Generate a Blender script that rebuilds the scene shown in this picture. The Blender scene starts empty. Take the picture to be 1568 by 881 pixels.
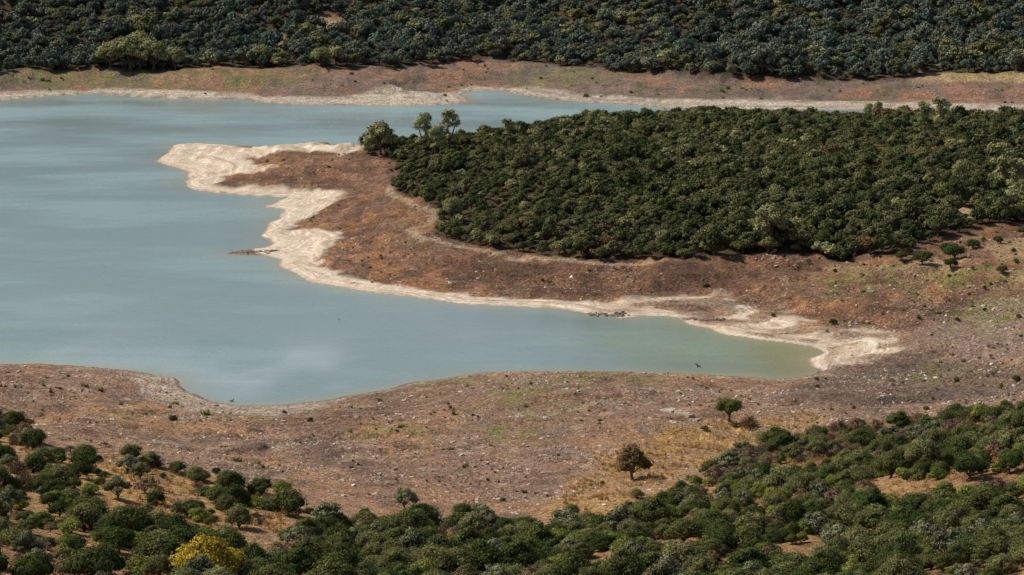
import bpy, bmesh, numpy as np, math, random, time
from mathutils import Vector
T0=time.time()
rng=np.random.default_rng(7); random.seed(7)
H=130.0;P=math.radians(9.5);F=4446.0
# ---------------------------------------------------------------- survey: bearings -> ground map
def ray(u,v):
    u=np.asarray(u,float);v=np.asarray(v,float)
    a=(u-784)/F;b=-(v-440.5)/F
    return a, math.cos(P)+b*math.sin(P), -math.sin(P)+b*math.cos(P)
def level0(pts):
    p=np.array(pts,float);a,b,c=ray(p[:,0],p[:,1]);t=-H/c
    return np.stack([a*t,b*t],1)
W=level0([(-1200,148),(-400,150),(0,153),(60,148),(140,143),(230,150),(300,152),(378,152),(395,156),(450,160),(560,161),(660,162),(718,157),(712,150),(705,146),(722,139),(760,138),(800,146),(850,153),(920,158),(985,162),(1010,165),(1100,167),(1340,168),(1600,172),(1800,175),(1800,190),(1300,195),(1100,190),(1000,184),(900,192),(800,203),(700,215),(600,226),(555,227),(500,225),(420,227),(360,223),(300,220),(265,222),(258,233),(236,247),(262,255),(290,264),(284,280),(290,290),(330,296),(400,300),(442,302),(404,317),(440,322),(405,348),(398,362),(420,374),(405,380),(350,386),(352,389),(405,391),(432,398),(424,406),(445,418),(480,432),(560,447),(640,456),(700,465),(800,470),(870,474),(905,482),(950,487),(1000,484),(1040,487),(1045,497),(1090,505),(1110,513),(1180,522),(1240,530),(1258,540),(1235,553),(1255,565),(1245,575),(1190,581),(1130,577),(1060,572),(960,568),(850,568),(740,572),(640,585),(560,602),(500,614),(420,620),(360,622),(320,615),(285,600),(268,580),(230,572),(150,563),(60,557),(0,557),(-400,550),(-1200,530)])
def hsh(i,j,s):
    v=np.sin(i*127.1+j*311.7+s*74.7)*43758.5453
    return v-np.floor(v)
def vn(x,y,s=0):
    i=np.floor(x);j=np.floor(y);f=x-i;g=y-j;f=f*f*(3-2*f);g=g*g*(3-2*g)
    return (hsh(i,j,s)*(1-f)+hsh(i+1,j,s)*f)*(1-g)+(hsh(i,j+1,s)*(1-f)+hsh(i+1,j+1,s)*f)*g
def fbm(x,y,s=0,o=4):
    r=0;a=.5;t=0
    for k in range(o):
        r=r+a*vn(x*2**k,y*2**k,s+k);t+=a;a*=.5
    return r/t
def ridge(x,y,s=0,o=4):
    r=0;a=.5;t=0
    for k in range(o):
        r=r+a*(1-abs(2*vn(x*2**k,y*2**k,s+k)-1));t+=a;a*=.5
    return r/t
def sdf(x,y,poly,open_=False):
    best=np.full(x.shape,1e18);ins=np.zeros(x.shape,bool)
    n=len(poly)
    for k in range(n-1 if open_ else n):
        ax,ay=poly[k];bx,by=poly[(k+1)%n]
        dx,dy=bx-ax,by-ay;L=dx*dx+dy*dy+1e-9
        t=np.clip(((x-ax)*dx+(y-ay)*dy)/L,0,1)
        best=np.minimum(best,(x-ax-t*dx)**2+(y-ay-t*dy)**2)
        c=(ay>y)!=(by>y)
        ins^= c & (x < dx*(y-ay)/(dy if dy!=0 else 1e-9)+ax)
    d=np.sqrt(best)
    return d if open_ else np.where(ins,d,-d)
def ss(a,b,x):
    t=np.clip((x-a)/(b-a),0,1);return t*t*(3-2*t)
def sp(x): return np.where(x>30,x,np.log1p(np.exp(np.minimum(x,30))))
def shore(x,y): return -sdf(x,y,W)+(fbm(x/9,y/9,3,3)-.5)*3
def height(x,y,d):
    D=np.maximum(d,0)
    z=22*(1-np.exp(-D/170))-.6*(1-np.exp(-D/8))
    y0=np.interp(x,[-200,-150,-80,-40,0,40,80,120,200],[620,600,585,520,480,500,560,620,640])
    s=np.interp(x,[-100,0,100],[.10,.10,.13])
    z=z+s*20*sp((y0-y)/20)+.12*30*sp((330-y)/30)
    y1=np.interp(x,[-300,-120,-20,0,60,300],[1390,1400,1440,1450,1420,1380])
    f=.2*30*sp((y-y1)/30)+.1*ss(0,150,y-y1)*(40*(fbm(x/150,y/150,9,3)-.3)*4)+ss(10,60,y-y1)*12*(fbm(x/45,y/45,11,3)-.45)
    z=z+140*(1-np.exp(-f/140))
    z=z+(fbm(x/60,y/60,5)-.5)*7*ss(5,80,d)+(fbm(x/13,y/13,6)-.5)*1.5*ss(2,25,d)
    z=z+(fbm(x/4,y/4,16,3)-.5)*.6*ss(1,8,d)
    # eroded scarp and gullies on the far side of the bay
    red=ss(690,720,y)
    sc=ss(0,7,d-20-14*fbm(x/25,y/25,21,3))
    z=z+red*(3.0*sc*(1-ss(60,140,d)) - 2.8*sc*(1-ridge(x/16,y/24,23,4))*(1-ss(70,110,d)))
    sc2=ss(0,5,d-48-24*fbm(x/30,y/30,25,3));z=z+red*ss(40,70,x)*(1.8*sc2-1.2)*ss(20,45,d)*(1-ss(100,160,d))
    z=z-(1-red)*1.1*ss(.55,.75,ridge(x/28,y/20,27,3))*ss(8,30,d)*(1-ss(100,140,d))
    z=z+(.17+.16*red*(1-ss(1150,1200,y)))*np.sin(z*4.6+1.5*fbm(x/20,y/20,8,2))*ss(.5,4,d)*(1-ss(60,110,d))
    return np.where(d>0,z,np.maximum(-6,d*.06))
# ---------------------------------------------------------------- terrain grid (fan of rows)
inv=np.linspace(1/1620.,1/385.,760)
ys=np.concatenate([np.linspace(-80,375,50),np.sort(1/inv),np.linspace(1650,3600,50)])
sx=np.concatenate([np.linspace(-1.0,-.225,40),np.linspace(-.215,.215,700),np.linspace(.225,1.0,40)])
def wid(y): return np.maximum(np.asarray(y,float),260.)
Y=np.repeat(ys[:,None],len(sx),1);X=sx[None,:]*wid(ys)[:,None]
D=shore(X,Y);Z=height(X,Y,D)
def samp(A,x,y):
    x=np.asarray(x,float);y=np.asarray(y,float)
    i=np.clip(np.searchsorted(ys,y)-1,0,len(ys)-2);fy=np.clip((y-ys[i])/(ys[i+1]-ys[i]),0,1)
    s=x/wid(y);j=np.clip(np.searchsorted(sx,s)-1,0,len(sx)-2);fx=np.clip((s-sx[j])/(sx[j+1]-sx[j]),0,1)
    return (A[i,j]*(1-fx)+A[i,j+1]*fx)*(1-fy)+(A[i+1,j]*(1-fx)+A[i+1,j+1]*fx)*fy
def hit(pts):
    p=np.array(pts,float);a,b,c=ray(p[:,0],p[:,1])
    t=np.arange(260,2600,.8)
    x=a[:,None]*t;y=b[:,None]*t;z=H+c[:,None]*t
    g=np.maximum(samp(Z,x,y),0)
    k=np.argmax(z<g,1);k[~(z<g).any(1)]=len(t)-1
    T=t[k];return np.stack([a*T,b*T],1)
S=dict(
PF=[(560,238),(585,238),(612,258),(603,285),(615,298),(650,310),(672,320),(678,338),(654,354),(700,372),(760,382),(850,393),(920,402),(985,398),(1060,396),(1120,393),(1200,389),(1260,393),(1330,393),(1385,395),(1400,377),(1450,362),(1500,350),(1568,342),(1700,335)],
FF=[(-600,118),(-300,114),(0,112),(60,106),(150,104),(250,108),(400,105),(500,103),(600,105),(660,98),(720,92),(760,90),(850,98),(920,105),(960,112),(1020,112),(1100,118),(1200,122),(1290,123),(1400,119),(1410,109),(1480,112),(1568,110),(1900,115),(2300,118)],
NF=[(-300,775),(0,790),(130,808),(230,825),(330,835),(400,845),(450,825),(560,803),(640,802),(700,808),(780,812),(860,814),(940,805),(1000,787),(1040,760),(1080,725),(1150,698),(1250,670),(1330,653),(1450,644),(1568,636),(1900,620)],
LS=[(-200,625),(0,640),(40,645),(60,690),(130,700),(200,700),(300,728),(420,750),(465,785),(400,850),(230,830),(0,795),(-200,780)],
OG=[(830,785),(890,725),(930,695),(1000,675),(1060,650),(1100,638),(1250,628),(1280,665),(1100,720),(1050,760),(980,800),(860,815)],
OR=[(1270,402),(1400,400),(1568,365),(1700,350),(1700,420),(1568,432),(1420,428),(1300,425)],
OF=[(1395,112),(1568,104),(1700,100),(1700,130),(1568,126),(1400,126)],
SD=[(560,224),(530,236),(470,232),(380,242),(425,255),(345,270),(325,286),(440,290),(525,292),(510,312),(465,335),(440,352),(530,357),(510,375),(485,400),(520,422),(600,438),(700,452),(900,463),(1000,455),(1120,453),(1130,468),(1200,480),(1280,500),(1380,510),(1375,540),(1300,560),(1255,570),(1200,550),(1000,500),(700,480),(430,430),(380,370),(270,300),(220,250),(240,210)],
SF=[(-300,140),(0,141),(150,136),(380,146),(500,151),(690,142),(720,132),(800,133),(900,146),(1000,153),(1340,156),(1600,160),(1600,178),(1000,172),(0,172),(-300,172)],
SN=[(200,573),(215,605),(300,632),(400,638),(500,627),(520,600),(360,600),(280,570)],
MU=[(1255,580),(1390,538),(1568,560),(1700,565),(1700,600),(1568,600),(1200,608)],
DB=[(430,640),(560,625),(640,622),(500,690),(600,720),(560,755),(470,700)],
GR=[(1400,480),(1568,450),(1700,440),(1700,560),(1568,558),(1400,530)],
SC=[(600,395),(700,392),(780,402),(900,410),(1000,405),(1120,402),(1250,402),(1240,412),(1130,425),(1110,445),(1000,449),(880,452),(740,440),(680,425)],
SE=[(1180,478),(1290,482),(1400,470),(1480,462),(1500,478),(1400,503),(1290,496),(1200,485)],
RD=[(606,282),(597,290),(600,300),(640,318),(670,328),(660,343),(628,352),(640,364),(700,378),(760,388),(850,398),(920,405),(1000,402)],
)
S={k:hit(v) for k,v in S.items()}
S['PF']=np.concatenate([S['PF'],[(430,900),(430,1170),(200,1165),(60,1165),(-60,1140)]])
S['FF']=np.concatenate([S['FF'],[(900,1500),(900,2600),(-900,2600),(-900,1500)]])
S['NF']=np.concatenate([S['NF'],[(260,540),(260,300),(-260,300),(-260,470)]])
def pmask(k,soft,amp=0,sc=6,x=None,y=None):
    x=X if x is None else x;y=Y if y is None else y
    p=S[k];m=np.zeros(x.shape)
    b=(x>p[:,0].min()-20)&(x<p[:,0].max()+20)&(y>p[:,1].min()-20)&(y<p[:,1].max()+20)
    if b.any():
        xx=x[b];yy=y[b]
        d=sdf(xx,yy,p)+(fbm(xx/sc,yy/sc,31,3)-.5)*amp
        m[b]=ss(-soft,soft,d)
    return m
# ---------------------------------------------------------------- ground colour map
col=np.zeros(X.shape+(3,))
def mix(c,m):
    global col
    m=np.clip(m,0,1)[...,None];col=col*(1-m)+np.array(c)*m
n1=fbm(X/22,Y/30,40);n2=fbm(X/7,Y/10,44);n3=fbm(X/3,Y/4,47,3);st=fbm(D/2.2+3*fbm(X/30,Y/30,50,2),X/60,52,3)
rg=ridge(X/9,Y/7,55,4)
col[:]=(.34,.205,.13)
mix((.43,.24,.13),ss(.45,.65,n1))
mix((.20,.135,.098),ss(.54,.70,n2)*.6)
mix((.48,.34,.24),ss(.60,.72,n3)*.5)
red=ss(690,735,Y)*(1-ss(1180,1230,Y))
mix((.32,.165,.092),red*.9)
mix((.39,.185,.085),red*ss(.48,.66,n1))
mix((.16,.095,.062),red*ss(.48,.66,n2)*.7)
mix((.43,.29,.175),red*ss(.55,.7,n3)*.4)
mix((.16,.095,.06),red*ss(.62,.78,rg)*.65)
far=ss(1200,1260,Y)
mix((.25,.17,.13),far)
mix((.38,.205,.125),far*ss(.46,.58,n1)*.8)
mix((.15,.14,.085),far*ss(.48,.58,n2)*.55)
mix((.33,.225,.17),pmask('GR',6,8)*.8)
mix((.16,.09,.055),np.clip(pmask('SC',3,8)+pmask('SE',2,5),0,1)*(.4+.6*ss(.4,.6,n2)))  # dark scarp soil, also painted to stand in for relief shade
mix((.50,.29,.10),np.clip(pmask('OG',4,10)*.9+pmask('LS',5,10)*.85,0,1)*(.45+.5*ss(.4,.6,n2)))
mix((.46,.31,.155),pmask('OR',6,10)*.85*ss(.3,.5,n2))
mix((.52,.35,.18),pmask('OF',5,6)*.9)
mix((.13,.10,.08),pmask('MU',4,8)*.65)
mix((.17,.11,.08),pmask('DB',5,14)*.65)
for (u,v,rx,ry,g_) in [(820,605,8,24,1),(780,665,6,14,1),(600,660,7,10,.7),(100,122,60,22,.8),(1300,435,12,12,.9),(1540,480,12,18,.9),(1430,575,9,14,.8),(690,585,8,6,.7),(930,580,16,9,1),(860,120,25,20,.8),(370,120,30,16,.7),(200,640,10,12,.6),(380,640,8,8,.5),(1500,112,20,20,.7),(1480,425,14,8,.8)]:
    cx,cy=hit([(u,v)])[0]
    q=np.exp(-((X-cx)/rx)**2-((Y-cy)/ry)**2)
    mix((.23,.23,.06),q*ss(.38,.56,n3)*.85*g_)
col*=1.12
sd=np.clip(pmask('SD',2.0,7,5),0,1)
sd=sd*(1-ss(10,40,X)*(Y<800)*.8*ss(.42,.60,fbm(X/9,Y/6,58,3))*ss(1,4,D))
mix((.46,.345,.24),sd);mix((.61,.495,.37),sd*ss(.28,.46,st)*(.8+.2*n2))
mix((.70,.59,.455),sd*ss(.52,.68,st)*.75)
mix((.40,.28,.185),sd*ss(.56,.68,n3)*.55)
mix((.70,.58,.44),pmask('SF',3,8,15)*(.55+.45*ss(.35,.5,st)))
mix((.54,.42,.31),pmask('SN',2,4,5)*(.4+.6*ss(.35,.55,st)))
rim=np.exp(-(np.maximum(D,0)/3.0)**2)
mix((.58,.46,.34),rim*.6*ss(560,640,Y))
mix((.15,.115,.085),np.exp(-(D/.7)**2)*.75)
rd=np.zeros(X.shape);b=(X>-70)&(X<70)&(Y>760)&(Y<1100)
rd[b]=1-ss(.9,2.2,sdf(X[b],Y[b],S['RD'],True))
mix((.55,.40,.25),rd*.8)
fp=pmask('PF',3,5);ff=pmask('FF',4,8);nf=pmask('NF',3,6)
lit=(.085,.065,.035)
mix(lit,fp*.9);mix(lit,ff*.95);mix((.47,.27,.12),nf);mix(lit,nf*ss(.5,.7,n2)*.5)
for (u,v,rx,ry) in [(420,62,5,11),(500,38,9,10),(1440,312,3.5,16),(1482,325,4,12),(1400,295,3,8),(1340,265,2,8),(1465,330,7,6)]:
    cx,cy=hit([(u,v)])[0]
    mix((.60,.40,.22),np.exp(-((X-cx)/rx)**4-((Y-cy)/ry)**4))
ny,nx=X.shape
V=np.stack([X,Y,Z],-1).reshape(-1,3)
ii=(np.arange(ny-1)[:,None]*nx+np.arange(nx-1)[None,:])
Q=np.stack([ii,ii+1,ii+1+nx,ii+nx],-1).reshape(-1,4)
def npmesh(name,V,Q):
    me=bpy.data.meshes.new(name)
    me.vertices.add(len(V));me.vertices.foreach_set('co',V.astype(np.float32).ravel())
    me.loops.add(Q.size);me.loops.foreach_set('vertex_index',Q.astype(np.int32).ravel())
    me.polygons.add(len(Q));me.polygons.foreach_set('loop_start',np.arange(0,Q.size,4,dtype=np.int32))
    me.update(calc_edges=True);me.validate()
    return me
def link(name,me):
    o=bpy.data.objects.new(name,me);bpy.context.scene.collection.objects.link(o);return o
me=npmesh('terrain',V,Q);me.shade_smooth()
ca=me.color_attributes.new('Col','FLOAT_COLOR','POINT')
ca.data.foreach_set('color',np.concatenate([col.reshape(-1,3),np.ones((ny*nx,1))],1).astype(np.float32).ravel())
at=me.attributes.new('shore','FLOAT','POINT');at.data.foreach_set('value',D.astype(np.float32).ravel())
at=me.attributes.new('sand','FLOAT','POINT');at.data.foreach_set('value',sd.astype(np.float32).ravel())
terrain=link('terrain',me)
# ---------------------------------------------------------------- materials
class M:
    def __init__(s,name):
        s.m=bpy.data.materials.new(name);s.m.use_nodes=True;s.t=s.m.node_tree;s.t.nodes.clear()
        s.out=s.n('ShaderNodeOutputMaterial');s.b=s.n('ShaderNodeBsdfPrincipled');s.l(s.b.outputs[0],s.out.inputs[0])
        s.b.inputs['Specular IOR Level'].default_value=.1;s.b.inputs['Roughness'].default_value=.9
    def n(s,t,**k):
        q=s.t.nodes.new(t)
        for a,b in k.items(): setattr(q,a,b)
        return q
    def l(s,a,b): s.t.links.new(a,b)
    def noise(s,sc,det=4,co=None,rough=.6):
        q=s.n('ShaderNodeTexNoise');q.inputs['Scale'].default_value=sc;q.inputs['Detail'].default_value=det;q.inputs['Roughness'].default_value=rough
        if co is not None:s.l(co,q.inputs['Vector'])
        return q.outputs[0]
    def ramp(s,f,st):
        q=s.n('ShaderNodeValToRGB');e=q.color_ramp.elements
        while len(e)<len(st):e.new(.5)
        for x,(p,c) in zip(e,st):
            x.position=p;x.color=(c,c,c,1) if isinstance(c,(int,float)) else tuple(c)+(1,)
        s.l(f,q.inputs[0]);return q.outputs[0]
    def mixc(s,a,b,f,mode='MIX'):
        q=s.n('ShaderNodeMix',data_type='RGBA',blend_type=mode)
        for v,i in ((a,6),(b,7),(f,0)):
            if isinstance(v,(int,float)):q.inputs[i].default_value=v
            elif isinstance(v,tuple):q.inputs[i].default_value=v+(1,)
            else:s.l(v,q.inputs[i])
        return q.outputs[2]
    def math(s,op,a,b=0):
        q=s.n('ShaderNodeMath',operation=op)
        for v,i in ((a,0),(b,1)):
            if isinstance(v,(int,float)):q.inputs[i].default_value=v
            else:s.l(v,q.inputs[i])
        return q.outputs[0]
    def bump(s,h,st,dist=1.):
        q=s.n('ShaderNodeBump');q.inputs['Strength'].default_value=st;q.inputs['Distance'].default_value=dist
        s.l(h,q.inputs['Height']);s.l(q.outputs[0],s.b.inputs['Normal']);return q
g=M('dry_lakebed_soil')
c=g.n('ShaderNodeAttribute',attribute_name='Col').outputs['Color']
pos=g.n('ShaderNodeNewGeometry').outputs['Position']
sh=g.n('ShaderNodeAttribute',attribute_name='shore').outputs['Fac']
sa=g.n('ShaderNodeAttribute',attribute_name='sand').outputs['Fac']
ns=g.math('SUBTRACT',1,g.math('MULTIPLY',sa,.6))
w1=g.noise(.05,2,pos)
cmb=g.n('ShaderNodeCombineXYZ');g.l(g.math('ADD',g.math('MULTIPLY',sh,1.3),g.math('MULTIPLY',w1,16)),cmb.inputs[0])
px=g.n('ShaderNodeSeparateXYZ');g.l(pos,px.inputs[0]);g.l(g.math('MULTIPLY',px.outputs[0],.03),cmb.inputs[1])
strat=g.noise(1,3,cmb.outputs[0],.7)
near=g.ramp(g.math('DIVIDE',sh,90),[(0,1),(.35,.7),(1,.15)])
sm=g.ramp(strat,[(.30,.5),(.5,1),(.70,1.4)])
c=g.mixc(c,sm,g.math('MULTIPLY',near,.8),'MULTIPLY')
c=g.mixc(c,g.ramp(g.noise(.22,6,pos,.8),[(.3,.5),(.5,1),(.7,1.6)]),g.math('MULTIPLY',ns,.8),'MULTIPLY')
c=g.mixc(c,g.ramp(g.noise(1.3,4,pos,.85),[(.36,.4),(.5,1.03),(.62,1.75)]),g.math('MULTIPLY',ns,.95),'MULTIPLY')
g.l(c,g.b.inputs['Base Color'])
bp=g.bump(g.math('ADD',g.math('MULTIPLY',g.noise(.6,5,pos,.8),2.4),g.math('MULTIPLY',strat,.6)),.9,1.2)
g.l(g.math('MULTIPLY',ns,1.0),bp.inputs['Strength'])
terrain.data.materials.append(g.m)
# water
wx=np.linspace(-620,330,240);wy=np.linspace(540,1340,300)
WX,WY=np.meshgrid(wx,wy)
wd=-shore(WX,WY)
wc=np.zeros(WX.shape+(3,));wc[:]=(.215,.283,.268)
def wm(cc,m):
    global wc
    m=np.clip(m,0,1)[...,None];wc=wc*(1-m)+np.array(cc)*m
wm((.235,.315,.305),ss(900,1250,WY)*.6)
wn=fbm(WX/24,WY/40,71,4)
wm((.38,.43,.435),np.exp(-((WX+30)/42)**2-((WY-655)/38)**2)*ss(.36,.58,wn)*.9)  # sky sheen by the near shore, painted into the water colour
wm((.29,.345,.335),ss(-60,-130,WX)*ss(800,700,WY)*ss(.35,.6,wn)*.6)  # paler left water, sheen put into the colour too
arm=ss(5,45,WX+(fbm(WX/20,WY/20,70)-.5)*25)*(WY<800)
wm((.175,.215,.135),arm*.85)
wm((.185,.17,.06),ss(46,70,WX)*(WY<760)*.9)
wm((.32,.265,.16),np.exp(-np.maximum(wd,0)/3.5)*.6)
Vw=np.stack([WX,WY,0*WX],-1).reshape(-1,3);nxw=len(wx)
ii=(np.arange(len(wy)-1)[:,None]*nxw+np.arange(nxw-1)[None,:])
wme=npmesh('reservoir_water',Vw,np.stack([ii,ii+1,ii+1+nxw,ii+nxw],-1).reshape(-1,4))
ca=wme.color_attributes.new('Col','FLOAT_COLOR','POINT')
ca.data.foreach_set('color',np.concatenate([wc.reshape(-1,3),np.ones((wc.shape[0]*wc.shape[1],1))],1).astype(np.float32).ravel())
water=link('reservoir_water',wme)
m=M('silty_water');pos=m.n('ShaderNodeNewGeometry').outputs['Position']
c=m.n('ShaderNodeAttribute',attribute_name='Col').outputs['Color']
mp=m.n('ShaderNodeMapping');mp.inputs['Scale'].default_value=(.5,1,1);m.l(pos,mp.inputs[0])
big=m.noise(.02,5,mp.outputs[0],.6)
c=m.mixc(c,m.ramp(big,[(.35,.88),(.65,1.12)]),1.,'MULTIPLY')
m.l(c,m.b.inputs['Base Color']);m.b.inputs['Specular IOR Level'].default_value=.5;m.b.inputs['IOR'].default_value=1.33
m.l(m.ramp(big,[(.38,.10),(.62,.30)]),m.b.inputs['Roughness'])
bp=m.bump(m.noise(1.1,4,mp.outputs[0],.6),.35,.4);m.l(m.ramp(big,[(.40,.2),(.6,.75)]),bp.inputs['Strength'])
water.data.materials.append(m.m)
def leafmat(name,a,b,tr=.0):
    m=M(name);r=m.n('ShaderNodeObjectInfo').outputs['Random']
    t=m.n('ShaderNodeAttribute',attribute_name='tone').outputs['Fac']
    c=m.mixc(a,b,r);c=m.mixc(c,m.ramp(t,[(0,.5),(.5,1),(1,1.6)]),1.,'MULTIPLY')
    df=m.n('ShaderNodeBsdfDiffuse');m.l(c,df.inputs[0])
    if tr>0:
        tl=m.n('ShaderNodeBsdfTranslucent');m.l(c,tl.inputs[0]);mx=m.n('ShaderNodeMixShader');mx.inputs[0].default_value=tr
        m.l(df.outputs[0],mx.inputs[1]);m.l(tl.outputs[0],mx.inputs[2]);m.l(mx.outputs[0],m.out.inputs[0])
    else: m.l(df.outputs[0],m.out.inputs[0])
    return m.m
bk=M('bark');bk.l(bk.ramp(bk.noise(6),[(.3,(.09,.065,.05)),(.7,(.20,.15,.12))]),bk.b.inputs['Base Color']);bark=bk.m
ML=dict(dark=leafmat('oak_leaves',(.062,.084,.025),(.14,.15,.05),.2),
 mid=leafmat('wild_olive_leaves',(.12,.13,.045),(.205,.195,.08),.2),
 pdark=leafmat('cork_oak_leaves',(.056,.072,.027),(.14,.142,.055)),
 pmid=leafmat('holm_oak_leaves',(.09,.10,.042),(.20,.19,.085)),
 far=leafmat('hazed_oak_leaves',(.085,.104,.076),(.155,.165,.115)),  # bluish distance haze painted into the leaf colour
 bright=leafmat('lentisk_leaves',(.15,.185,.04),(.25,.26,.065),.2),
 grey=leafmat('olive_leaves',(.14,.148,.078),(.19,.19,.10)),
 brown=leafmat('dry_shrub_leaves',(.24,.15,.10),(.19,.14,.085)),
 euc=leafmat('eucalyptus_leaves',(.24,.245,.105),(.29,.28,.13)),
 yel=leafmat('yellow_leaves',(.40,.29,.035),(.46,.34,.05),.2),
 rust=leafmat('rusty_leaves',(.16,.105,.05),(.20,.14,.07)))
# ---------------------------------------------------------------- vegetation prototypes
def tube(Vs,Fs,p0,p1,r0,r1,k=6):
    p0=np.array(p0,float);p1=np.array(p1,float);d=p1-p0;d/=np.linalg.norm(d)+1e-9
    a=np.cross(d,[0,0,1.]) if abs(d[2])<.95 else np.cross(d,[1.,0,0]);a/=np.linalg.norm(a);b=np.cross(d,a)
    s=len(Vs)
    for p,r in((p0,r0),(p1,r1)):
        for i in range(k):
            t=2*math.pi*i/k;Vs.append(tuple(p+r*(a*math.cos(t)+b*math.sin(t))))
    for i in range(k):Fs.append((s+i,s+(i+1)%k,s+k+(i+1)%k,s+k+i))
def tree(name,R,ht,trunk,nl,nleaf,ls,mat,seed,flat=.75,lobe=(.34,.55),core=True,lowz=-.35,tall=False):
    r=np.random.default_rng(seed);Vs=[];Fs=[]
    ch=ht-trunk;lob=[]
    for k in range(nl):
        a=2*math.pi*(k*.618+r.uniform(-.08,.08));q=math.sqrt((k+.4)/nl)
        if tall: q*=.75
        rr=R*.68*q;zz=trunk+ch*(.30+.45*(1-q*q)*r.uniform(.6,1.15)) if not tall else trunk+ch*r.uniform(.15,.85)
        L=R*r.uniform(*lobe)
        lob.append((rr*math.cos(a),rr*math.sin(a),zz,L))
    top=(r.uniform(-.1,.1)*R,r.uniform(-.1,.1)*R,trunk)
    mid=(top[0]*.4+r.uniform(-.1,.1),top[1]*.4,trunk*.5)
    tr=.045*ht
    tube(Vs,Fs,(0,0,-.4),mid,tr*1.25,tr,7);tube(Vs,Fs,mid,top,tr,tr*.8,7)
    for k in range(0,nl,max(1,nl//6)):tube(Vs,Fs,top,lob[k][:3],tr*.6,tr*.15,5)
    nb=len(Fs)
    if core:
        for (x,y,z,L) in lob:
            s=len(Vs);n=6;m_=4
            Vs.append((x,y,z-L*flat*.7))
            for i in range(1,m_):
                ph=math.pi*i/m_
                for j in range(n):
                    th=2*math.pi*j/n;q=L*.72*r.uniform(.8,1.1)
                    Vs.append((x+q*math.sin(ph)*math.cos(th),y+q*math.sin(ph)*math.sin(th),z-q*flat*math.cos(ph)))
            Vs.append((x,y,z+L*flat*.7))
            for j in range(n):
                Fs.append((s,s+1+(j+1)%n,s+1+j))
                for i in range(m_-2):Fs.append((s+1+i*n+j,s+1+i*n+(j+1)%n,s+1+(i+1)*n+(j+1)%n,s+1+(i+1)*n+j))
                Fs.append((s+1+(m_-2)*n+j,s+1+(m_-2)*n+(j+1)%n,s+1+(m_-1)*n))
    ncore=len(Fs);tone=[.5]*nb+[.05]*(ncore-nb)  # crown cores toned dark; added inside to block light
    wt=np.array([l[3]**2 for l in lob]);wt/=wt.sum();cnt=(wt*nleaf).astype(int)
    for (x,y,z,L),cN in zip(lob,cnt):
        tl=r.uniform(.22,.78)
        for _ in range(cN):
            d=r.normal(size=3);d/=np.linalg.norm(d)
            if d[2]<lowz:d[2]=-d[2]*.8
            q=L*(r.uniform(.76,1.04) if r.random()<.87 else r.uniform(1.0,1.25))
            c=np.array([x+d[0]*q,y+d[1]*q,z+d[2]*q*flat])
            nrm=d*1.0+r.normal(size=3)*.38+np.array([0,0,.15]);nrm/=np.linalg.norm(nrm)
            a=np.cross(nrm,r.normal(size=3));a/=np.linalg.norm(a)+1e-9;b=np.cross(nrm,a)
            sz=ls*r.uniform(.55,1.3);a*=sz*.5;b*=sz*.5*r.uniform(.45,.9)
            s=len(Vs)
            Vs.extend([tuple(c-a),tuple(c-b*.9),tuple(c+a),tuple(c+b)])
            Fs.append((s,s+1,s+2,s+3));tone.append(float(np.clip(tl+r.normal()*.15,0,1)))
    me=bpy.data.meshes.new(name);me.from_pydata(Vs,[],Fs)
    me.materials.append(bark);me.materials.append(mat)
    mi=np.ones(len(Fs),np.int32);mi[:nb]=0;me.polygons.foreach_set('material_index',mi)
    ta=me.attributes.new('tone','FLOAT','FACE');ta.data.foreach_set('value',np.array(tone,np.float32))
    me.update();return me
def twig(name,R,n,mat,seed):
    r=np.random.default_rng(seed);Vs=[];Fs=[]
    for k in range(11):
        a=r.uniform(0,6.28);e=r.uniform(.5,1.4);p=np.array([R*.6*math.cos(a)*math.cos(e),R*.6*math.sin(a)*math.cos(e),R*1.0*math.sin(e)])
        tube(Vs,Fs,(0,0,-.2),p,.07,.03,4)
        for j in range(6):
            q=p+r.normal(size=3)*R*.35;q[2]=max(q[2],.3);tube(Vs,Fs,p*.7,q,.035,.012,3)
    nb=len(Fs);tone=[.5]*nb
    for _ in range(n):
        d=r.normal(size=3);d/=np.linalg.norm(d);d[2]=abs(d[2]);c=d*R*r.uniform(.3,1.1)*np.array([1,1,.95])
        a=d+r.normal(size=3)*.5;a/=np.linalg.norm(a);b=np.cross(a,r.normal(size=3));b/=np.linalg.norm(b)
        a*=.17;b*=.05;s=len(Vs);Vs.extend([tuple(c-a),tuple(c-b),tuple(c+a),tuple(c+b)]);Fs.append((s,s+1,s+2,s+3));tone.append(r.uniform(.2,.9))
    me=bpy.data.meshes.new(name);me.from_pydata(Vs,[],Fs);me.materials.append(bark);me.materials.append(mat)
    mi=np.ones(len(Fs),np.int32);mi[:nb]=0;me.polygons.foreach_set('material_index',mi)
    ta=me.attributes.new('tone','FLOAT','FACE');ta.data.foreach_set('value',np.array(tone,np.float32));me.update();return me
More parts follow.
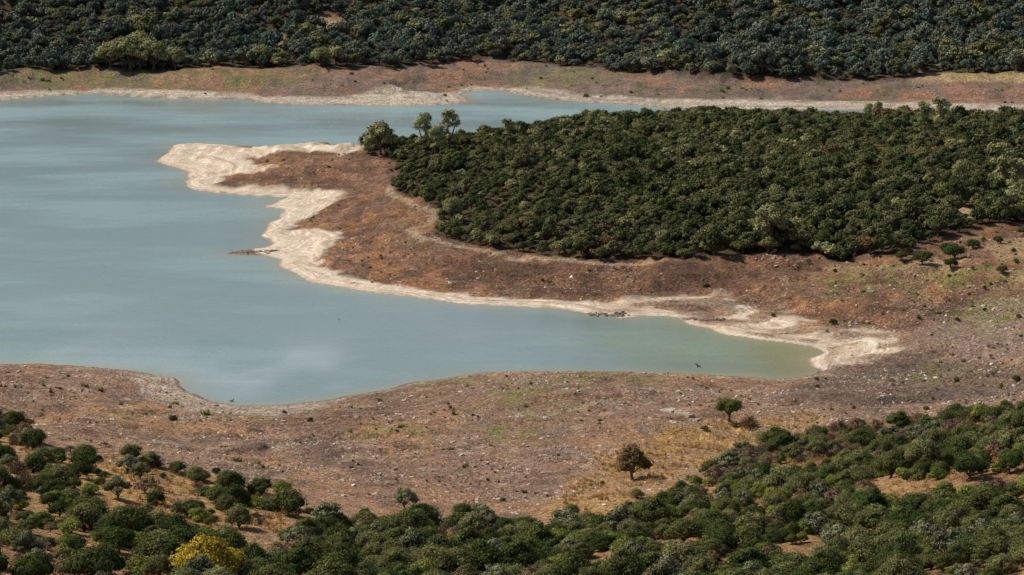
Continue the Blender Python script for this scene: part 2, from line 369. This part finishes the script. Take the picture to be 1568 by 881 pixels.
near_m=[tree('oak_a',2.5,4.0,.6,13,2800,.24,ML['dark'],1),tree('oak_b',2.4,3.6,.4,10,2500,.24,ML['dark'],2,lobe=(.36,.6),lowz=-.7),
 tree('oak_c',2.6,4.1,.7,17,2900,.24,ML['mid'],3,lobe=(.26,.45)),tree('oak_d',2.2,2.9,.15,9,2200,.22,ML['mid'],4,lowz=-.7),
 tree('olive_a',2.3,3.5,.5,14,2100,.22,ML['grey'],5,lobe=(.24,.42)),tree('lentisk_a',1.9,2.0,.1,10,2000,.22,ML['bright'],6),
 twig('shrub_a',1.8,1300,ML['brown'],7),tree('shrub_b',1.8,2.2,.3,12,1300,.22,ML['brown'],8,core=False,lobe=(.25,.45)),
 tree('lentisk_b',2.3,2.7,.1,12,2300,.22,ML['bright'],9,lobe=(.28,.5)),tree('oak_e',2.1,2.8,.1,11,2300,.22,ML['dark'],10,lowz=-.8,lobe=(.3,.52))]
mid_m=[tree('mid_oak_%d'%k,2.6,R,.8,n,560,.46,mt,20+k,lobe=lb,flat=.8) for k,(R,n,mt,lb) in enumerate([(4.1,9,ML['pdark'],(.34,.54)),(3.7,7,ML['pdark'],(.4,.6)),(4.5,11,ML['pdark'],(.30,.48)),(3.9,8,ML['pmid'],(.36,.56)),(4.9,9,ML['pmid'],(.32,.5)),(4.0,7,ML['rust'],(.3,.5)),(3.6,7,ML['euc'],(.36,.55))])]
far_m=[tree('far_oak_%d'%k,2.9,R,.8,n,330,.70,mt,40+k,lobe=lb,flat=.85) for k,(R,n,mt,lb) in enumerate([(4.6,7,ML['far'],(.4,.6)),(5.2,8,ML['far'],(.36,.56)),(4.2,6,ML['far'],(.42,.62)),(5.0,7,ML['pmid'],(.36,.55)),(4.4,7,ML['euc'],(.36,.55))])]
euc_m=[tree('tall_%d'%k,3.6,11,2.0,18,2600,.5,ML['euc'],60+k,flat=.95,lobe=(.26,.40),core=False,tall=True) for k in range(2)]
broad_m=tree('broad',4.2,8,1.0,24,3400,.45,ML['euc'],66,flat=.9,lobe=(.24,.38))
def proto_coll(name,meshes):
    c=bpy.data.collections.new(name)
    for k,me in enumerate(meshes):
        o=bpy.data.objects.new('%s_%02d'%(name,k),me);c.objects.link(o)
    return c
def scatter(name,coll,pts,scl,rot,idx):
    me=bpy.data.meshes.new(name);me.vertices.add(len(pts));me.vertices.foreach_set('co',np.asarray(pts,np.float32).ravel())
    for n_,t_,v_ in(('scl','FLOAT_VECTOR',scl),('rot','FLOAT_VECTOR',rot)):
        a=me.attributes.new(n_,t_,'POINT');a.data.foreach_set('vector',np.asarray(v_,np.float32).ravel())
    a=me.attributes.new('idx','INT','POINT');a.data.foreach_set('value',np.asarray(idx,np.int32))
    o=link(name,me)
    ng=bpy.data.node_groups.new(name+'_scatter','GeometryNodeTree')
    ng.interface.new_socket('Geometry',in_out='INPUT',socket_type='NodeSocketGeometry')
    ng.interface.new_socket('Geometry',in_out='OUTPUT',socket_type='NodeSocketGeometry')
    N=ng.nodes;L=ng.links
    gi=N.new('NodeGroupInput');go=N.new('NodeGroupOutput');ip=N.new('GeometryNodeInstanceOnPoints')
    ci=N.new('GeometryNodeCollectionInfo');ci.inputs['Collection'].default_value=coll;ci.inputs['Separate Children'].default_value=True;ci.inputs['Reset Children'].default_value=True
    mp=N.new('GeometryNodeMeshToPoints');L.new(gi.outputs[0],mp.inputs[0])
    L.new(mp.outputs[0],ip.inputs['Points']);L.new(ci.outputs[0],ip.inputs['Instance']);ip.inputs['Pick Instance'].default_value=True
    for nm,ty,so in(('idx','INT','Instance Index'),('scl','FLOAT_VECTOR','Scale'),('rot','FLOAT_VECTOR','Rotation')):
        q=N.new('GeometryNodeInputNamedAttribute');q.data_type=ty;q.inputs['Name'].default_value=nm
        ou=[x for x in q.outputs if x.enabled and x.name=='Attribute'][0]
        L.new(ou,ip.inputs[so])
    L.new(ip.outputs[0],go.inputs[0])
    o.modifiers.new('scatter','NODES').node_group=ng
    return o
CN=[]
def cand(x0,x1,y0,y1,sp_,jit=.42):
    gx,gy=np.meshgrid(np.arange(x0,x1,sp_),np.arange(y0,y1,sp_*.9));gx=gx+(np.arange(gx.shape[0])[:,None]%2)*sp_*.5
    gx=gx.ravel();gy=gy.ravel()
    return gx+rng.uniform(-jit,jit,gx.size)*sp_,gy+rng.uniform(-jit,jit,gx.size)*sp_
def place(name,coll,x,y,s,idx,flatten=.12,sink=0.,tilt=0.):
    z=samp(Z,x,y)-sink;n=len(x)
    scl=np.stack([s*rng.uniform(1-flatten,1+flatten,n),s*rng.uniform(1-flatten,1+flatten,n),s*rng.uniform(1-flatten,1+flatten*1.4,n)],1)
    rot=np.stack([rng.uniform(-tilt,tilt,n),rng.uniform(-tilt,tilt,n),rng.uniform(0,6.283,n)],1)
    CN.append('%s=%d'%(name,n));return scatter(name,coll,np.stack([x,y,z],1),scl,rot,idx)
# peninsula
x,y=cand(-70,330,770,1175,4.0,.5)
k=(pmask('PF',.5,3,6,x,y)>.5)&(samp(D,x,y)>9)&(abs(x)<.25*y)
bare=np.zeros(x.size,bool)
for (u,v,rx,ry) in [(1440,312,3.5,14),(1482,325,4,10),(1400,295,3,7),(1340,265,2,7),(1465,335,6,6),(1060,255,2,5)]:
    cx,cy=hit([(u,v)])[0];bare|=((x-cx)/rx)**2+((y-cy)/ry)**2<1
k&=~bare&(rng.random(x.size)>.06);x=x[k];y=y[k];n=len(x)
s=np.clip(rng.lognormal(-.08,.27,n),.4,1.6)*(.82+.34*fbm(x/30,y/30,80));s=s*(.74+.26*ss(-20,40,x))
r=rng.random(n)+(fbm(x/25,y/35,82,3)-.5)*.9;idx=np.select([r<.24,r<.46,r<.64,r<.82,r<.96,r<1.05],[0,1,2,3,4,6],5)
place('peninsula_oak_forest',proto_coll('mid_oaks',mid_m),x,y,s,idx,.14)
# far hills
x,y=cand(-520,520,1290,1680,5.0,.5)
k=(pmask('FF',.5,3,6,x,y)>.5)&(abs(x)<.25*y)
for (u,v,rx,ry) in [(420,62,5,11),(500,38,9,10)]:
    cx,cy=hit([(u,v)])[0];k&=((x-cx)/rx)**2+((y-cy)/ry)**2>1
k&=(rng.random(x.size)>.06+.25*ss(.58,.70,fbm(x/14,y/12,86,3)));x=x[k];y=y[k];n=len(x)
r=rng.random(n)+(fbm(x/35,y/30,84,3)-.5)*1.0;idx=np.select([r<.3,r<.55,r<.75,r<1.02],[0,1,2,3],4)
place('hillside_oak_forest',proto_coll('far_oaks',far_m),x,y,np.clip(rng.lognormal(-.05,.36,n),.35,1.9)*(.8+.4*fbm(x/40,y/40,81)),idx,.16)
# foreground
x,y=cand(-160,190,305,640,2.75,.5)
inm=pmask('NF',.5,3,6,x,y)>.5;ls_=(pmask('LS',.5,3,6,x,y)>.5)&~inm
dn=fbm(x/8,y/11,83,3)
lw=ss(-20,-60,x)*.5
k=(inm&(rng.random(x.size)<np.where(dn>.55,.18,.88-lw*.5)))|(ls_&(rng.random(x.size)<np.where(dn>.51,.50,.05)))
k&=abs(x)<.29*y+15
x=x[k];y=y[k];l=ls_[k];n=len(x)
x=np.where(l,x+rng.normal(0,1.7,n),x);y=np.where(l,y+rng.normal(0,2.2,n),y)
sp1=fbm(x/16,y/22,85,3);right=ss(15,45,x)
r=rng.random(n)+(sp1-.5)*1.3
idx=np.select([r<.14,r<.28,r<.42,r<.56,r<.64,r<.74,r<.86,r<.97],[0,1,2,3,4,5,8,9],7)
br=(rng.random(n)<.08+.6*right*ss(450,515,y));idx=np.where(br,np.where(rng.random(n)<.5,6,7),idx)
idx=np.where(l,rng.choice([1,9,9,3,5,6,7,4],n),idx)
s=np.clip(rng.lognormal(-.30,.34,n),.3,1.25);s=np.where(l,np.clip(rng.lognormal(-.45,.42,n),.25,1.1),s)
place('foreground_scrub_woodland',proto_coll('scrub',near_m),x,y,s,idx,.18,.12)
# small shrubs dotted on the open slopes
x=rng.uniform(-140,190,2200);y=rng.uniform(560,900,2200);d=samp(D,x,y)
k=(d>14)&(np.maximum.reduce([pmask(q,.5,0,6,x,y) for q in('PF','NF')])<.5)&(rng.random(2200)<.10+.6*ss(55,100,x)*ss(.42,.6,fbm(x/18,y/18,99,3)))&(abs(x)<.21*y)
x=x[k];y=y[k];place('slope_shrubs',proto_coll('slope_bushes',[near_m[9],near_m[3],near_m[7]]),x,y,np.clip(rng.lognormal(-1.6,.5,len(x)),.08,.6),rng.integers(0,3,len(x)),.2,.05)
# ---------------------------------------------------------------- single trees
def single(name,me,u,v,s,rot=None):
    p=hit([(u,v)])[0];o=link(name,me);o.location=(p[0],p[1],float(samp(Z,p[0],p[1]))-.05)
    o.scale=(s,s,s) if not isinstance(s,tuple) else s;o.rotation_euler=(0,0,random.uniform(0,6.28) if rot is None else rot);return o
rusty=tree('rusty_oak',2.6,4.8,.9,16,2900,.24,ML['rust'],91,lowz=-.8,flat=.85,lobe=(.28,.46))
oakT=tree('field_oak',2.6,4.8,1.1,16,2900,.24,ML['dark'],92,lowz=-.8,flat=.85,lobe=(.28,.46))
single('eucalyptus_tree',broad_m,582,238,(1.5,1.5,1.65))
for u,v,s in [(650,236,1.35),(688,232,1.4),(668,240,1.0),(778,222,.9)]:single('eucalyptus_tree',euc_m[u%2],u,v,s)
single('willow_tree',broad_m,1178,378,(1.3,1.3,1.65));single('willow_tree',broad_m,692,338,(.85,.85,1.0))
for u,v,s in [(1440,205,1.25),(1415,200,1.0),(1530,300,1.5),(1555,305,1.2),(1472,305,1.1),(1345,185,.9),(905,205,.8),(1330,190,.85)]:single('eucalyptus_tree',euc_m[u%2],u,v,s)
for u,v,s in [(200,106,2.3),(235,107,2.1),(170,105,1.9),(268,107,1.6),(215,96,2.2),(400,101,1.5),(492,101,1.3),(515,100,1.2),(470,60,1.2)]:single('poplar_tree',broad_m,u,v,(s,s,s*.95))
single('oak_tree',oakT,1116,647,1.2);single('dry_shrub',near_m[6],1147,655,1.2);single('oak_tree',rusty,968,736,1.35)
for u,v,s in [(1079,661,.4),(400,758,1.1),(345,737,.6),(270,723,.75),(207,694,.55),(303,738,.55),(438,773,.6),(710,790,.85),(875,790,.7),(922,742,.25),(905,745,.2),(18,645,.8),(65,706,.8),(130,702,.9),(975,764,.6),(240,715,.4),(330,725,.4),(560,790,.5),(770,768,.25),(640,790,.8)]:
    single('oak_bush',near_m[(9,3)[int(u)%2]],u,v,(s*1.1,s*1.1,s))
for u,v,s in [(1412,405,1.25),(1460,397,1.4),(1456,412,.9),(1490,381,.9),(1535,419,.85),(1528,373,.7),(1380,400,.8),(1570,362,1.0),(960,109,1.4),(1450,388,1.0)]:
    single('oak_bush',near_m[(1,9)[int(u)%2]],u,v,(s,s,s*.9))
single('yellow_poplar_bush',tree('yellow',3.0,4.6,.8,16,3400,.24,ML['yel'],95,lobe=(.26,.44)),315,905,1.6)
single('yellow_poplar_bush',near_m[5],215,880,1.1);single('olive_tree',near_m[4],500,812,1.3);single('olive_tree',near_m[4],620,780,1.1);single('olive_tree',near_m[4],180,765,1.1)
# ---------------------------------------------------------------- rocks
rk=M('lakebed_stone');rk.l(rk.ramp(rk.n('ShaderNodeObjectInfo').outputs['Random'],[(0,(.24,.17,.12)),(.6,(.42,.32,.24)),(1,(.64,.54,.44))]),rk.b.inputs['Base Color'])
rkd=M('shore_rock');rkd.l(rkd.ramp(rkd.noise(1.5),[(.35,(.15,.12,.09)),(.65,(.38,.31,.24))]),rkd.b.inputs['Base Color'])
def rock(name,seed,mat,fl=.55):
    bm=bmesh.new();bmesh.ops.create_icosphere(bm,subdivisions=2,radius=.5);r=np.random.default_rng(seed);o=r.uniform(0,9,3)
    for v in bm.verts:
        p=np.array(v.co);q=.75+.5*math.sin(p[0]*5+o[0])*math.sin(p[1]*6+o[1])*math.cos(p[2]*5+o[2])+r.uniform(-.08,.08)
        v.co=Vector((p[0]*q*1.2,p[1]*q*.9,p[2]*q*fl))
    me=bpy.data.meshes.new(name);bm.to_mesh(me);bm.free();me.materials.append(mat);return me
rocks=[rock('stone_%d'%k,k,rk.m) for k in range(4)]
NS=120000
x=rng.uniform(-150,190,NS);y=rng.uniform(460,860,NS)
d=samp(D,x,y);dn=fbm(x/12,y/12,90,3)
forest=np.maximum.reduce([pmask(q,.5,0,6,x,y) for q in('PF','NF')])
k=(d>1.2)&(forest<.5)&(rng.random(NS)<(.10+ss(.44,.66,dn)*.9)*(1-.9*pmask('SD',2,2,5,x,y))*np.where(y>720,.6,1))&(abs(x)<.22*y)
x=x[k];y=y[k];n=len(x)
place('lakebed_stones',proto_coll('stones',rocks),x,y,np.clip(rng.lognormal(-.95,.5,n),.2,1.3)*np.where(y>700,1.1,1),rng.integers(0,4,n),.3,.03,.3)
# dry grass tufts and green weeds
def tuft(seed,mat,nb=26,w_=.03):
    r=np.random.default_rng(seed);Vs=[];Fs=[]
    for k in range(nb):
        a=r.uniform(0,6.28);b=np.array([r.normal()*.15,r.normal()*.15,0]);t=b+np.array([math.cos(a)*.22,math.sin(a)*.22,r.uniform(.3,.6)])
        w=np.array([-math.sin(a),math.cos(a),0])*w_;s=len(Vs);Vs.extend([tuple(b-w),tuple(b+w),tuple(t)]);Fs.append((s,s+1,s+2))
    me=bpy.data.meshes.new('tuft');me.from_pydata(Vs,[],Fs);me.materials.append(mat);return me
gm=M('dry_grass_blades');gm.l(gm.ramp(gm.n('ShaderNodeObjectInfo').outputs['Random'],[(0,(.44,.26,.10)),(.7,(.60,.39,.16)),(1,(.34,.27,.10))]),gm.b.inputs['Base Color'])
x=rng.uniform(-140,150,60000);y=rng.uniform(400,640,60000)
k=(np.maximum.reduce([pmask(q,1,3,6,x,y) for q in('OG','LS','NF')])>.5)&(rng.random(60000)<ss(.38,.62,fbm(x/6,y/8,93,3))*.55)
x=x[k];y=y[k];place('dry_grass',proto_coll('tufts',[tuft(1,gm.m),tuft(2,gm.m)]),x,y,rng.uniform(.6,1.6,len(x)),rng.integers(0,2,len(x)))
wm_=M('weed_leaves');wm_.l(wm_.ramp(wm_.n('ShaderNodeObjectInfo').outputs['Random'],[(0,(.10,.10,.035)),(.6,(.16,.17,.045)),(1,(.24,.25,.05))]),wm_.b.inputs['Base Color'])
x=rng.uniform(-330,330,60000);y=1/rng.uniform(1/1400,1/480,60000)
d=samp(D,x,y);forest=np.maximum.reduce([pmask(q,.5,0,6,x,y) for q in('PF','NF','FF')])
k=(d>6)&(forest<.5)&(abs(x)<.22*y)&(rng.random(60000)<ss(.48,.70,fbm(x/14,y/18,97,3))*.28*(1-pmask('SD',2,2,5,x,y)))
x=x[k];y=y[k];place('green_weeds',proto_coll('weeds',[tuft(3,wm_.m,40,.06),tuft(4,wm_.m,40,.06)]),x,y,rng.lognormal(-.15,.4,len(x))*y/750,rng.integers(0,2,len(x)))
# ruins, rocky points : piles of irregular stones joined into one object each
def pile(name,pts,n,size,spread,mat,zup=.1):
    bm=bmesh.new();P_=hit(pts)
    for k in range(n):
        t=random.uniform(0,len(P_)-1);i=min(int(t),len(P_)-2);p=P_[i]*(1-(t-i))+P_[i+1]*(t-i)
        px_,py_=p[0]+random.gauss(0,spread),p[1]+random.gauss(0,spread*1.5);s_=size*random.uniform(.4,1.4)
        me=rock('tmp',int(k*7+len(name)),mat,.6);st=len(bm.verts);bm.from_mesh(me);bm.verts.ensure_lookup_table()
        zz=max(float(samp(Z,px_,py_)),0)+zup*s_
        ca_,sa_=math.cos(k*1.7),math.sin(k*1.7)
        for v in bm.verts[st:]:
            a_,b_=v.co.x*s_*1.3,v.co.y*s_*.9;v.co=Vector((px_+a_*ca_-b_*sa_,py_+a_*sa_+b_*ca_,zz+v.co.z*s_))
        bpy.data.meshes.remove(me)
    me=bpy.data.meshes.new(name);bm.to_mesh(me);bm.free();me.materials.append(mat);return link(name,me)
pile('stone_ruin',[(906,482),(930,484),(955,483)],120,.8,.7,rkd.m)
pile('rocky_point',[(352,388),(380,387),(425,385)],110,.8,.5,rkd.m,.0)
pile('rocky_point',[(1045,489),(1075,491),(1112,490)],80,.7,.5,rkd.m)
def wall(name,u0,v0,u1,v1,wd_,ht_):
    a,b=hit([(u0,v0),(u1,v1)]);L_=np.linalg.norm(b-a);bm=bmesh.new();n=int(L_/.9);dr=(b-a)/L_;nr=np.array([-dr[1],dr[0]])
    for k in range(n):
        if random.random()<.12:continue
        for side in(-1,1):
            c=a+dr*(k+.5)*L_/n+nr*side*wd_*.25;h_=ht_*random.uniform(.6,1.15);z=float(samp(Z,c[0],c[1]))
            r_=bmesh.ops.create_cube(bm,size=1)
            for v in r_['verts']:
                q=np.array(v.co)*np.array([L_/n*.93,wd_*.47,h_])+rng.normal(0,.04,3)
                v.co=Vector((c[0]+dr[0]*q[0]+nr[0]*q[1],c[1]+dr[1]*q[0]+nr[1]*q[1],z+q[2]+h_*.3))
    me=bpy.data.meshes.new(name);bm.to_mesh(me);bm.free()
    ms=M('pale_masonry');ms.l(ms.ramp(ms.noise(.8),[(.3,(.30,.23,.17)),(.7,(.55,.46,.36))]),ms.b.inputs['Base Color']);me.materials.append(ms.m);return link(name,me)
wall('stone_wall',1015,629,1072,644,1.5,.7)
# ---------------------------------------------------------------- birds
fm=M('dark_plumage');fm.l(fm.ramp(fm.noise(20),[(.3,(.02,.02,.025)),(.7,(.05,.045,.05))]),fm.b.inputs['Base Color'])
def bird_fly(name,u,v,t,yaw,roll,span):
    Vs=[];Fs=[];rings=[(-.22,.012),(-.12,.05),(0,.07),(.12,.062),(.2,.045),(.25,.04),(.29,.02),(.33,.004)]
    for (y_,r_) in rings:
        for i in range(8):
            t_=i*math.pi/4;Vs.append((r_*math.cos(t_),y_,r_*math.sin(t_)*.9))
    for k in range(len(rings)-1):
        for i in range(8):Fs.append((k*8+i,k*8+(i+1)%8,k*8+8+(i+1)%8,k*8+8+i))
    for sg in(-1,1):
        pr=[(.05,.14,-.06,.02),(.25,.20,.02,.09),(.45,.14,.0,.12),(.68,-.04,-.08,.10),(.80,-.20,-.215,.07)]
        s=len(Vs)
        for (x_,le,te,z_) in pr:
            Vs.extend([(sg*x_,le,z_),(sg*x_,(le+te)/2,z_+.018),(sg*x_,te,z_),(sg*x_,(le+te)/2,z_-.008)])
        for k in range(4):
            for i in range(4):Fs.append((s+k*4+i,s+k*4+(i+1)%4,s+k*4+4+(i+1)%4,s+k*4+4+i))
        s=len(Vs);Vs.extend([(0,-.18,.01),(sg*.035,-.2,.01),(sg*.11,-.46,.0),(sg*.02,-.28,.012)]);Fs.append((s,s+1,s+2,s+3))
    me=bpy.data.meshes.new(name);me.from_pydata(Vs,[],Fs);me.materials.append(fm.m);o=link(name,me)
    a,b,c=ray(u,v);o.location=(float(a)*t,float(b)*t,H+float(c)*t);o.scale=(span,)*3;o.rotation_euler=(math.radians(55),math.radians(roll),math.radians(yaw));return o
bird_fly('flying_bird',1068,561,230,35,30,.65)
bird_fly('flying_bird',519,490,330,-60,20,.32)
def duck(name,u,v,s):
    p=level0([(u,v)])[0];bm=bmesh.new()
    def el(c,r,sg=10):
        q=bmesh.ops.create_uvsphere(bm,u_segments=sg,v_segments=7,radius=1)
        for w in q['verts']:w.co=Vector((w.co.x*r[0]+c[0],w.co.y*r[1]+c[1],w.co.z*r[2]+c[2]))
    el((0,0,.08),(.32,.16,.14));el((.26,0,.27),(.06,.055,.16));el((.30,0,.44),(.10,.07,.075));el((.42,0,.42),(.07,.03,.018));el((-.34,0,.15),(.12,.07,.04))
    me=bpy.data.meshes.new(name);bm.to_mesh(me);bm.free();me.materials.append(fm.m);o=link(name,me);o.location=(p[0],p[1],0);o.scale=(s,)*3
duck('cormorant_on_water',355,615,1.2)
# ---------------------------------------------------------------- light & camera
az=math.radians(-70);el=math.radians(46)
Sd=Vector((math.sin(az)*math.cos(el),math.cos(az)*math.cos(el),math.sin(el)))
L=bpy.data.lights.new('sun','SUN');L.energy=5.0;L.angle=math.radians(.5);L.color=(1,.95,.87)
lo=bpy.data.objects.new('sun',L);bpy.context.scene.collection.objects.link(lo);lo.rotation_euler=(-Sd).to_track_quat('-Z','Y').to_euler()
w=bpy.data.worlds.new('World');bpy.context.scene.world=w;w.use_nodes=True
sk=w.node_tree.nodes.new('ShaderNodeTexSky');sk.sky_type='NISHITA';sk.sun_disc=False;sk.sun_elevation=el;sk.sun_rotation=az%(2*math.pi)
bg=w.node_tree.nodes['Background'];bg.inputs[1].default_value=.08;w.node_tree.links.new(sk.outputs[0],bg.inputs[0])
cd=bpy.data.cameras.new('camera');cd.sensor_width=36;cd.lens=18/math.tan(math.radians(10));cd.clip_end=9000;cd.clip_start=1
co=bpy.data.objects.new('camera',cd);bpy.context.scene.collection.objects.link(co);co.location=(0,0,H);co.rotation_euler=(math.pi/2-P,0,0)
sc=bpy.context.scene;sc.camera=co;sc.view_settings.view_transform='Standard'
try: sc.view_settings.look='None'
except Exception: pass
print(' '.join(CN),'t=%.0f'%(time.time()-T0))
